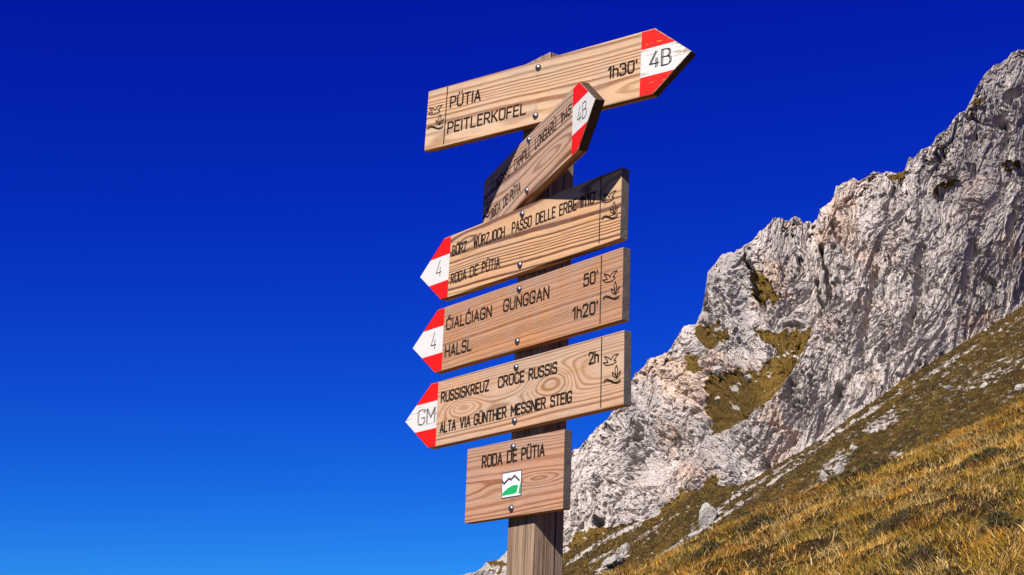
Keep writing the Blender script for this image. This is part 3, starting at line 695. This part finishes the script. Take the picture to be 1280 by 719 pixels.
# ---- stroke lettering
def fillet(pts, rad):
    out = [pts[0]]
    for i in range(1, len(pts) - 1):
        a, b, c = map(np.array, (pts[i - 1], pts[i], pts[i + 1]))
        la, lc = np.linalg.norm(a - b), np.linalg.norm(c - b); r = min(rad, la * .5, lc * .5)
        p, q = b + (a - b) / la * r, b + (c - b) / lc * r
        for k_ in range(6):
            s = k_ / 5; out.append(tuple((1 - s) ** 2 * p + 2 * s * (1 - s) * b + s * s * q))
    out.append(pts[-1]); return out
Wd = .50
def RD(*p, r=.24): return fillet(list(p), r)
def LN(*p): return list(p)
ringO = RD((.25, 1), (0, 1), (0, 0), (.5, 0), (.5, 1), (.25, 1))
GLY = {
 'O': ([ringO], .5), '0': ([ringO], .5),
 'A': ([LN((0, 0), (.26, 1), (.52, 0)), LN((.09, .3), (.43, .3))], .52),
 'B': ([LN((0, 0), (0, 1)), RD((0, 1), (.45, 1), (.45, .53), (0, .53)), RD((0, .53), (.5, .53), (.5, 0), (0, 0))], .5),
 'C': ([RD((.5, .78), (.5, 1), (0, 1), (0, 0), (.5, 0), (.5, .22))], .5),
 'D': ([LN((0, 0), (0, 1)), RD((0, 1), (.5, 1), (.5, 0), (0, 0))], .5),
 'E': ([LN((.44, 1), (0, 1), (0, 0), (.44, 0)), LN((0, .52), (.38, .52))], .44),
 'F': ([LN((.42, 1), (0, 1), (0, 0)), LN((0, .5), (.36, .5))], .42),
 'G': ([RD((.5, .78), (.5, 1), (0, 1), (0, 0), (.5, 0), (.5, .45)), LN((.5, .45), (.27, .45))], .5),
 'H': ([LN((0, 0), (0, 1)), LN((.5, 0), (.5, 1)), LN((0, .5), (.5, .5))], .5),
 'I': ([LN((.02, 0), (.02, 1))], .04),
 'J': ([RD((.4, 1), (.4, 0), (0, 0), (0, .2), r=.2)], .4),
 'K': ([LN((0, 0), (0, 1)), LN((.48, 1), (0, .38)), LN((.16, .58), (.5, 0))], .5),
 'L': ([LN((0, 1), (0, 0), (.42, 0))], .42),
 'M': ([LN((0, 0), (0, 1), (.3, .35), (.6, 1), (.6, 0))], .6),
 'N': ([LN((0, 0), (0, 1), (.5, 0), (.5, 1))], .5),
 'P': ([LN((0, 0), (0, 1)), RD((0, 1), (.48, 1), (.48, .44), (0, .44))], .48),
 'R': ([LN((0, 0), (0, 1)), RD((0, 1), (.48, 1), (.48, .47), (0, .47)), LN((.24, .47), (.5, 0))], .5),
 'S': ([RD((.48, .82), (.48, 1), (0, 1), (0, .53), (.5, .50), (.5, 0), (0, 0), (0, .2), r=.22)], .5),
 'T': ([LN((0, 1), (.5, 1)), LN((.25, 1), (.25, 0))], .5),
 'U': ([RD((0, 1), (0, 0), (.5, 0), (.5, 1))], .5),
 'V': ([LN((0, 1), (.25, 0), (.5, 1))], .5),
 'W': ([LN((0, 1), (.16, 0), (.33, .8), (.5, 0), (.66, 1))], .66),
 'Z': ([LN((0, 1), (.48, 1), (0, 0), (.48, 0))], .48),
 'h': ([LN((0, 0), (0, 1)), RD((0, .45), (0, .68), (.42, .68), (.42, 0))], .42),
 '1': ([LN((0, .76), (.22, 1), (.22, 0))], .26),
 '2': ([RD((0, .78), (0, 1), (.48, 1), (.48, .62), (.0, 0)), LN((0, 0), (.5, 0))], .5),
 '3': ([RD((0, .82), (0, 1), (.47, 1), (.47, .53), (.18, .53)), RD((.18, .53), (.5, .53), (.5, 0), (0, 0), (0, .18))], .5),
 '4': ([LN((.34, 1), (0, .24), (.5, .24)), LN((.38, .55), (.38, 0))], .5),
 '5': ([LN((.46, 1), (.04, 1), (.02, .56)), RD((.02, .56), (.5, .66), (.5, 0), (0, 0), (0, .2))], .5),
 "'": ([LN((.03, 1.02), (.03, .82))], .06),
}
def accent(base, kind_):
    st_, w = GLY[base]
    c = w / 2
    ex_ = {'uml': [LN((c - .13, 1.16), (c - .13, 1.25)), LN((c + .13, 1.16), (c + .13, 1.25))], 'acute': [LN((c - .05, 1.14), (c + .1, 1.32))], 'grave': [LN((c + .05, 1.14), (c - .1, 1.32))]}[kind_]
    return (st_ + ex_, w)
GLY['Ü'] = accent('U', 'uml'); GLY['Ö'] = accent('O', 'uml'); GLY['Ù'] = accent('U', 'grave'); GLY['Ć'] = accent('C', 'acute')
GAP = .20
class Strokes:
    def __init__(s): s.V = []; s.F = []; s.k = 0
    def line(s, pts, w, z=.0004):
        """raised rounded ribbon following pts (x,z) on the board face"""
        P_ = [np.array(p, float) for p in pts]
        Q = [P_[0]]
        for p in P_[1:]:
            if np.linalg.norm(p - Q[-1]) > w * .12: Q.append(p)
        P_ = np.array(Q)
        if len(P_) < 2: return
        T = np.diff(P_, axis=0); T /= np.linalg.norm(T, axis=1)[:, None]
        zz = z + (s.k % 7) * .00003; s.k += 1
        rowsL = []
        hw = w / 2
        def ring(c, nvec, h, f=1.0):
            rowsL.append([(c[0] + nvec[0] * hw * f, -zz * .3, c[1] + nvec[1] * hw * f), (c[0], -zz - .0003 * f, c[1]), (c[0] - nvec[0] * hw * f, -zz * .3, c[1] - nvec[1] * hw * f)])
        nv = lambda t_: np.array([-t_[1], t_[0]])
        t0 = T[0]; ring(P_[0] - t0 * hw * .85, nv(t0), 0, .45); ring(P_[0] - t0 * hw * .5, nv(t0), 0, .85); 
        ring(P_[0], nv(t0), 0)
        for i in range(1, len(P_) - 1):
            b = T[i - 1] + T[i]; L_ = np.linalg.norm(b)
            cosang = float(T[i - 1] @ T[i])
            if cosang < .2:                                   # sharp corner: end square and start again
                ring(P_[i], nv(T[i - 1]), 0); ring(P_[i] + T[i - 1] * hw * .6, nv(T[i - 1]), 0, .8)
                s.flush(rowsL); rowsL.clear(); zz += .00003
                ring(P_[i] - T[i] * hw * .6, nv(T[i]), 0, .8); ring(P_[i], nv(T[i]), 0)
                continue
            b = b / L_; nn = nv(b); mit = 1 / max(.5, float(nn @ nv(T[i])))
            ring(P_[i], nn * mit, 0)
        t1 = T[-1]; ring(P_[-1], nv(t1), 0); ring(P_[-1] + t1 * hw * .5, nv(t1), 0, .85); ring(P_[-1] + t1 * hw * .85, nv(t1), 0, .45)
        s.flush(rowsL)
    def flush(s, rowsL):
        o = len(s.V)
        for r_ in rowsL: s.V += r_
        for i in range(len(rowsL) - 1):
            a = o + i * 3
            s.F += [(a, a + 1, a + 4, a + 3), (a + 1, a + 2, a + 5, a + 4)]
    def text(s, word, x0, z0, x1, z1, h, w):
        tot = sum(GLY[c][1] for c in word) + GAP * (len(word) - 1)
        kx = (x1 - x0) / tot; cx = 0
        for c in word:
            st_, gw = GLY[c]
            for ln in st_:
                s.line([(x0 + (cx + px_) * kx, z0 + (z1 - z0) * (cx + px_) / tot + py_ * h) for px_, py_ in ln], w)
            cx += gw + GAP
    def build(s, name, mat, parent):
        me_ = raw_mesh(name, np.array(s.V), np.array(s.F)); return new_mesh_obj(name, me_, mat, parent=parent)

BIRD = [[(0.3517, 0.0314), (0.3399, 0.0315), (0.3311, 0.0269), (0.3287, 0.022), (0.3191, 0.0295), (0.307, 0.0333), (0.3148, 0.025), (0.3187, 0.0184), (0.3037, 0.0203), (0.3114, 0.0133), (0.3272, 0.0117), (0.3364, 0.0122), (0.3448, 0.0154), (0.3429, 0.019), (0.338, 0.02), (0.3452, 0.0264), (0.3517, 0.0314)],
 [(0.3458, 0.0078), (0.3412, 0.0001), (0.3446, -0.0116), (0.3466, -0.0194), (0.3494, -0.0126), (0.3505, -0.0018), (0.3458, 0.0078)],
 [(0.3333, -0.0051), (0.3346, -0.0133), (0.3459, -0.02), (0.3439, -0.0132), (0.3333, -0.0051)],
 [(0.3594, -0.0061), (0.3568, -0.0153), (0.3474, -0.0203), (0.3494, -0.0138), (0.3594, -0.0061)],
 [(0.3052, -0.0233), (0.3087, -0.0179), (0.3169, -0.0171), (0.3283, -0.0218), (0.3395, -0.0277), (0.3488, -0.0284), (0.3589, -0.026), (0.3573, -0.0306), (0.347, -0.0317), (0.3359, -0.0282), (0.3246, -0.023), (0.3152, -0.0204), (0.3052, -0.0233)]]

def bolt_mesh():
    prof = [(.0, -.0062), (.0035, -.0058), (.0062, -.0045), (.0078, -.0025), (.0083, -.0004), (.0083, .002)]
    Vb = []; n_ = 20
    for i, (r_, y_) in enumerate(prof):
        for j in range(n_):
            a = 2 * np.pi * j / n_; Vb.append((max(r_, .0002) * math.cos(a), y_, max(r_, .0002) * math.sin(a)))
    F = [(i * n_ + j, i * n_ + (j + 1) % n_, (i + 1) * n_ + (j + 1) % n_, (i + 1) * n_ + j) for i in range(len(prof) - 1) for j in range(n_)]
    me_ = raw_mesh('bolt', np.array(Vb), np.array(F)[:, ::-1], smooth=True); me_.materials.append(M_BOLT)
    return me_
BOLT = bolt_mesh()

T_B = .0217
FR = {
 1: ([0.04171, 3.51163, 1.48067], [0.75403, -0.65632, -0.02629], [0.01983, -0.01726, 0.99965], [-0.65654, -0.75429, 0.0], .9945),
 2: ([0.02778, 3.5199, 1.29636], [0.30409, -0.95264, 0.00337], [-0.00102, 0.00321, 0.99999], [-0.95264, -0.30409, 0.0], .9945),
 3: ([0.0177, 3.52059, 1.11305], [0.5632, -0.82622, -0.01336], [0.00753, -0.01104, 0.99991], [-0.82629, -0.56325, 0.0], 1),
 4: ([0.0177, 3.52059, 0.93062], [0.58203, -0.81316, -0.00069], [0.0004, -0.00056, 1.0], [-0.81316, -0.58203, 0.0], 1),
 5: ([0.0177, 3.52059, 0.74606], [0.59974, -0.80013, 0.01058], [-0.00635, 0.00847, 0.99994], [-0.80017, -0.59977, 0.0], 1),
 6: ([0.0177, 3.52059, 0.55621], [0.60941, -0.7928, 0.009], [-0.00548, 0.00713, 0.99996], [-0.79284, -0.60944, 0.0], 1)}
# outline x: (tail, stripe edge, shoulder, tip)
DIM = {1: (-.3639, .3046, .3405, .4427), 2: (-.364, .2976, .3354, .4362), 3: (.3695, -.3112, -.3419, -.4496), 4: (.3695, -.3112, -.3419, -.4496), 5: (.3695, -.3112, -.3419, -.4496), 6: (-.1744, None, None, .1773)}
WOODS = {
 1: wood('larch_board_tan', (.60, .43, .28), (.27, .105, .026), 1.3, zc=-.058, depth=.026, taper=.020, freq=92, warp=.015, knots=((.30, -.045, .07, .022, -.014), (-.22, -.058, .12, .012, .012)), grey=.26, contrast=1.3),
 2: wood('larch_board_coarse', (.52, .36, .265), (.17, .062, .028), 4.1, zc=-.035, depth=.020, taper=.05, freq=78, warp=.016, knots=((.17, -.02, .13, .026, -.018),), grey=.26, contrast=1.35),
 3: wood('larch_board_yellow', (.60, .40, .235), (.135, .044, .013), 7.7, zc=.05, depth=.024, taper=-.04, freq=98, warp=.015, knots=((-.24, .055, .06, .018, -.014), (.20, .05, .10, .016, .012)), grey=.14, contrast=1.4, sharp=.68),
 4: wood('larch_board_orange', (.49, .27, .14), (.24, .092, .030), 10.2, zc=.11, depth=.03, taper=.012, freq=150, warp=.012, contrast=1.05, grey=.3, sharp=.5),
 5: wood('larch_board_knotty', (.53, .38, .275), (.28, .115, .028), 13.9, zc=.012, depth=.035, taper=.004, freq=125, warp=.008, knots=((-.205, .002, .085, .024, .034), (.128, .006, .085, .032, .052), (-.04, -.004, .10, .016, .014)), grey=.2, contrast=1.15),
 6: wood('larch_board_reddish', (.46, .285, .195), (.27, .09, .022), 17.5, zc=-.01, depth=.016, taper=.03, freq=95, warp=.016, knots=((.10, -.012, .07, .014, -.014), (-.06, -.02, .06, .014, .010)), grey=.2, contrast=1.1)}
M_END = end_grain('weathered_end_grain', (.27, .235, .215), (.13, .10, .085))
M_END_SHADED = end_grain('shaded_end_grain', (.14, .095, .065), (.06, .038, .024))  # two top boards: shade of the downward tip facets painted into the colour
M_RED = {k: paint('red_trail_paint_%s' % k, (.74, .007, .003), s_, (.55, .22, .04), a_) for k, s_, a_ in (('worn', 3.3, .75), ('fresh', 9.1, .2))}
M_WHT = {k: paint('white_trail_paint_%s' % k, (.66, .65, .64), s_, (.28, .17, .10), a_) for k, s_, a_ in (('worn', 5.3, 1.9), ('fresh', 2.1, .3))}

TXT = [(1,'PÜTIA',-0.2834,0.0185,-0.1837,0.0175,0.0285), (1,'PEITLERKOFEL',-0.2861,-0.0480,-0.0338,-0.0490,0.0275), (1,"1h30'",0.2124,-0.0139,0.2933,-0.0146,0.0275),
 (2,'LUNGIARÜ',-0.2849,0.0260,-0.1420,0.0245,0.0245), (2,'CAMPILL',-0.1090,0.0240,0.0109,0.0230,0.0255), (2,'LONGIARÙ',0.0450,0.0245,0.1870,0.0235,0.0250), (2,"1h45'",0.2200,0.0245,0.2900,0.0235,0.0230),
 (2,'RODA',-0.2850,-0.0450,-0.2120,-0.0455,0.0250), (2,'DE',-0.1879,-0.0460,-0.1530,-0.0460,0.0250), (2,'PÜTIA',-0.1319,-0.0465,-0.0560,-0.0470,0.0255),
 (3,'BÖRZ',-0.2994,0.0250,-0.2371,0.0246,0.0242), (3,'WÜRZJOCH',-0.2042,0.0247,-0.0727,0.0240,0.0242), (3,'PASSO',-0.0404,0.0248,0.0367,0.0246,0.0248), (3,'DELLE',0.0560,0.0245,0.1299,0.0240,0.0244), (3,'ERBE',0.1472,0.0235,0.2094,0.0230,0.0248), (3,"1h10'",0.2220,0.0235,0.2800,0.0232,0.0248),
 (3,'RODA',-0.2987,-0.0483,-0.2320,-0.0480,0.0249), (3,'DE',-0.2133,-0.0480,-0.1791,-0.0478,0.0250), (3,'PÜTIA',-0.1608,-0.0478,-0.0870,-0.0482,0.0248),
 (4,'ĆIALĆIAGN',-0.2986,0.0205,-0.1099,0.0180,0.0262), (4,'GUNGGAN',-0.0603,0.0200,0.1122,0.0189,0.0272), (4,"50'",0.2385,0.0205,0.2848,0.0198,0.0255), (4,'HALSL',-0.2986,-0.0485,-0.1873,-0.0495,0.0275), (4,"1h20'",0.2020,-0.0480,0.2873,-0.0492,0.0258),
 (5,'RUSSISKREUZ',-0.2955,0.0258,-0.1046,0.0258,0.0238), (5,'CROCE',-0.0666,0.0255,0.0290,0.0255,0.0238), (5,'RUSSIS',0.0476,0.0256,0.1460,0.0256,0.0234), (5,'2h',0.2567,0.0258,0.2866,0.0255,0.0239),
 (5,'ALTA',-0.2946,-0.0488,-0.2322,-0.0487,0.0242), (5,'VIA',-0.2122,-0.0487,-0.1728,-0.0484,0.0238), (5,'GÜNTHER',-0.1563,-0.0486,-0.0341,-0.0480,0.0240), (5,'MESSNER',-0.0143,-0.0482,0.1089,-0.0478,0.0236), (5,'STEIG',0.1283,-0.0482,0.1986,-0.0480,0.0232),
 (6,'RODA',-0.1140,0.0355,-0.0413,0.0360,0.0256), (6,'DE',-0.0211,0.0365,0.0126,0.0368,0.0253), (6,'PÜTIA',0.0308,0.0370,0.1093,0.0371,0.0248)]
NUM = {1: ('4B', .3294, -.0160, .3855, -.0175, .0385, .0030), 2: ('4B', .3294, -.0170, .3835, -.0180, .0360, .0028), 3: ('4', -.3707, -.0160, -.3468, -.0162, .0410, .0027), 4: ('4', -.3633, -.0194, -.3418, -.0194, .0430, .0027), 5: ('GM', -.3920, -.0180, -.3215, -.0190, .0375, .0022)}
BLABEL = {1: 'tan top board pointing right, reading PÜTIA PEITLERKOFEL', 2: 'turned board pointing towards the viewer, half in shadow, reading CAMPILL LONGIARÙ', 3: 'yellowish board pointing left, reading BÖRZ WÜRZJOCH PASSO DELLE ERBE',
          4: 'orange brown board pointing left, reading ĆIALĆIAGN GUNGGAN HALSL', 5: 'knotty board pointing left, reading RUSSISKREUZ CROCE RUSSIS', 6: 'short square board at the bottom, reading RODA DE PÜTIA with a small emblem'}
HB = {1: .0613, 2: .0634, 3: .062, 4: .062, 5: .062, 6: .069}
ROOT = np.array([BASE_XY[0], BASE_XY[1], base_z])
for k_ in range(1, 7):
    o_, r_, u_, n_, s_ = FR[k_]; o_ = np.array(o_) * s_ + np.array([0, 0, ZC])
    xl, xd, xs, xt = DIM[k_]; h = .08 if k_ < 6 else .0862
    xl, xt = xl * s_, xt * s_
    if k_ < 6:
        xd, xs = xd * s_, xs * s_; h *= s_
        outline = [(xl, -h), (xs, -h), (xt, 0), (xs, h), (xl, h)]
    else: outline = [(xl, -h), (xt, -h), (xt, h), (xl, h)]
    if xl > 0: outline = outline[::-1]
    bo = frame_obj('sign_board', slab('sign_board', outline, 0, T_B), [WOODS[k_], M_END_SHADED if k_ < 3 else M_END], r_, u_, n_, o_, ROOT)
    bo['label'] = BLABEL[k_]
    # painted arrow tip: two red bands and a white one, three thin coats on the face
    if k_ < 6:
        sg = 1 if xt > 0 else -1; e = .0018
        zb1, zb2 = .034 * s_, -.034 * s_
        xe = lambda z: xt + (xs - xt) * abs(z) / h - sg * e
        def band(nm, pts, mat):
            bm = bmesh.new(); f = bm.faces.new([bm.verts.new((x, -.0006, z)) for x, z in pts])
            rr = bmesh.ops.extrude_face_region(bm, geom=[f]); bmesh.ops.translate(bm, vec=(0, .0005, 0), verts=[g for g in rr['geom'] if isinstance(g, bmesh.types.BMVert)])
            bmesh.ops.recalc_face_normals(bm, faces=bm.faces)
            me_ = bpy.data.meshes.new(nm); bm.to_mesh(me_); bm.free(); return new_mesh_obj(nm, me_, mat, parent=bo)
        wear = 'worn' if k_ in (1, 5) else 'fresh'
        hw_ = h - e
        band('red_stripe', [(xd, zb1), (xe(zb1), zb1), (xs - sg * e * .4, hw_), (xd, hw_)], M_RED['worn' if k_ == 1 else 'fresh'])
        band('red_stripe', [(xd, zb2), (xe(zb2), zb2), (xs - sg * e * .4, -hw_), (xd, -hw_)], M_RED['worn' if k_ == 1 else 'fresh'])
        band('white_stripe', [(xd, zb1 - .0003), (xe(zb1), zb1 - .0003), (xt - sg * e, 0), (xe(zb2), zb2 + .0003), (xd, zb2 + .0003)], M_WHT[wear])
        st_ = Strokes(); w_, a, b, c, d, hh, lw = NUM[k_]
        st_.text(w_, a * s_, b, c * s_, d, hh, lw)
        if k_ in (1, 5): st_.text(w_, a * s_ + .0042, b + .0012, c * s_ + .0036, d + .0012, hh * .97, lw * .7)
        for i in range(0, len(st_.V)): st_.V[i] = (st_.V[i][0], st_.V[i][1] - .0006, st_.V[i][2])
        st_.build('route_number', M_LINE, bo)
        # divider and emblem
        dv = Strokes(); xv = .2972 if xl > 0 else -.2975
        dv.line([(xv * s_, .0765), (xv * s_, -.074)], .0034); dv.build('divider_line', M_LETTER, bo)
        bd = Strokes(); sh = 0 if xl > 0 else -.663
        for ln in BIRD: bd.line([((x + sh) * s_, z) for x, z in ln], .0028)
        bd.build('bird_and_plant_emblem', M_LETTER, bo)
    tx = {}
    for bk, word, a, b, c, d, hh in TXT:
        if bk != k_: continue
        key = 'walking_time' if word[0] in '0123456789' else 'place_name'
        key = (key, word)
        tx.setdefault(key, Strokes()).text(word, a * s_, b, c * s_, d, hh, {1: .0050, 2: .0046, 3: .0046}.get(k_, .0052))
    for (nm, _), st_ in tx.items(): st_.build(nm, M_LETTER, bo)
    for sgn in (1, -1):
        bt = bpy.data.objects.new('bolt', BOLT); COL.objects.link(bt); bt.parent = bo; bt.location = (0, 0, sgn * HB[k_])
    if k_ == 6:
        def plate(x0, z0, x1, z1, y, pts=None): return [(x, y, z) for x, z in (pts or [(x0, z0), (x1, z0), (x1, z1), (x0, z1)])]
        polys = [(plate(-.0378, -.0442, .0338, .0145, -.0005), 1), (plate(-.0354, -.0418, .0314, .0121, -.0009), 0)]
        hill = [(-.0355, -.0375), (-.0355, -.033), (-.026, -.0275), (-.013, -.0215), (.002, -.018), (.014, -.0175), (.022, -.0190), (.0175, -.0345), (.010, -.0365), (-.01, -.037)]
        polys.append((plate(0, 0, 0, 0, -.0013, hill), 2))
        polys.append((plate(0, 0, 0, 0, -.0013, [(.0235, -.0385), (.0312, -.0385), (.0312, -.0130), (.0285, -.0190)]), 2))
        bm = bmesh.new()
        for pts, mi in polys:
            f = bm.faces.new([bm.verts.new(p) for p in pts]); f.material_index = mi; f.normal_update()
            if f.normal.y > 0: f.normal_flip()
        zig = [(-.036, -.0035), (-.029, -.0110), (-.011, -.0005), (-.0045, -.0045), (.0085, .0035), (.0255, -.0085)]
        ss_ = Strokes(); ss_.line(zig, .0048, .0012)
        vo = [bm.verts.new((p[0], p[1] - .0008, p[2])) for p in ss_.V]
        for f in ss_.F:
            q = bm.faces.new([vo[i] for i in f]); q.material_index = 1
        me_ = bpy.data.meshes.new('trail_emblem'); bm.to_mesh(me_); bm.free()
        new_mesh_obj('trail_emblem', me_, [M_WHITE, M_DARK, M_GREEN], parent=bo)

# ---- the post itself
YAWP = -.9413
rp = np.array([math.cos(YAWP), math.sin(YAWP), 0]); npv = np.array([math.sin(YAWP), -math.cos(YAWP), 0]); upv = np.array([0, 0, 1.])
op = np.array([.0177, 3.52059, 0.0]); op[2] = base_z
H_POST = 1.576 + ZC - base_z
t = NT('weathered_post_wood'); P = t.obj(); x, y, z = t.xyz(P)
na = t.noise(t.scale(P, (60, 60, 1.4)), 1.0, 4, .6); nb = t.noise(t.scale(P, (420, 420, 5.0)), 1.0, 3, .7); nc = t.noise(t.scale(P, (12, 12, .8)), 1.0, 3, .6); nd = t.noise(t.scale(P, (130, 130, .7), (3, 1, 0)), 1.0, 2, .5)
c = t.ramp(na, [(.34, (.14, .075, .042)), (.5, (.33, .215, .135)), (.66, (.50, .355, .245))])
c = t.mix(t.ramp(nc, [(.35, 0.0), (.65, .7)]), c, (.40, .30, .225))
c = t.mix(1.0, c, t.ramp(nb, [(.36, .45), (.56, 1.08)]), 'MULTIPLY')
c = t.mix(t.ramp(nd, [(.30, 1.0), (.37, 0.0)]), c, (.035, .022, .015))
t.bump(t.add(t.mul(na, .8), t.add(nb, t.mul(t.ramp(nd, [(.30, 0.0), (.38, 1.0)]), 1.5))), .9, .003)
M_POST = t.col(c, .85, 0, .12)
bm = bmesh.new()
x0, x1, y0, y1 = -.0433, .0555, T_B + .0015, T_B + .0845
vs = [bm.verts.new((a, b, c_)) for c_ in (-.25, H_POST) for a, b in ((x0, y0), (x1, y0), (x1, y1), (x0, y1))]
bm.faces.new(vs[:4][::-1]); bm.faces.new(vs[4:])
for i in range(4): bm.faces.new((vs[i], vs[(i + 1) % 4], vs[4 + (i + 1) % 4], vs[4 + i]))
bmesh.ops.recalc_face_normals(bm, faces=bm.faces)
bmesh.ops.bevel(bm, geom=list(bm.edges), offset=.003, segments=2, affect='EDGES', profile=.5)
me = bpy.data.meshes.new('post'); bm.to_mesh(me); bm.free()
frame_obj('post', me, M_POST, rp, upv, npv, op, ROOT)
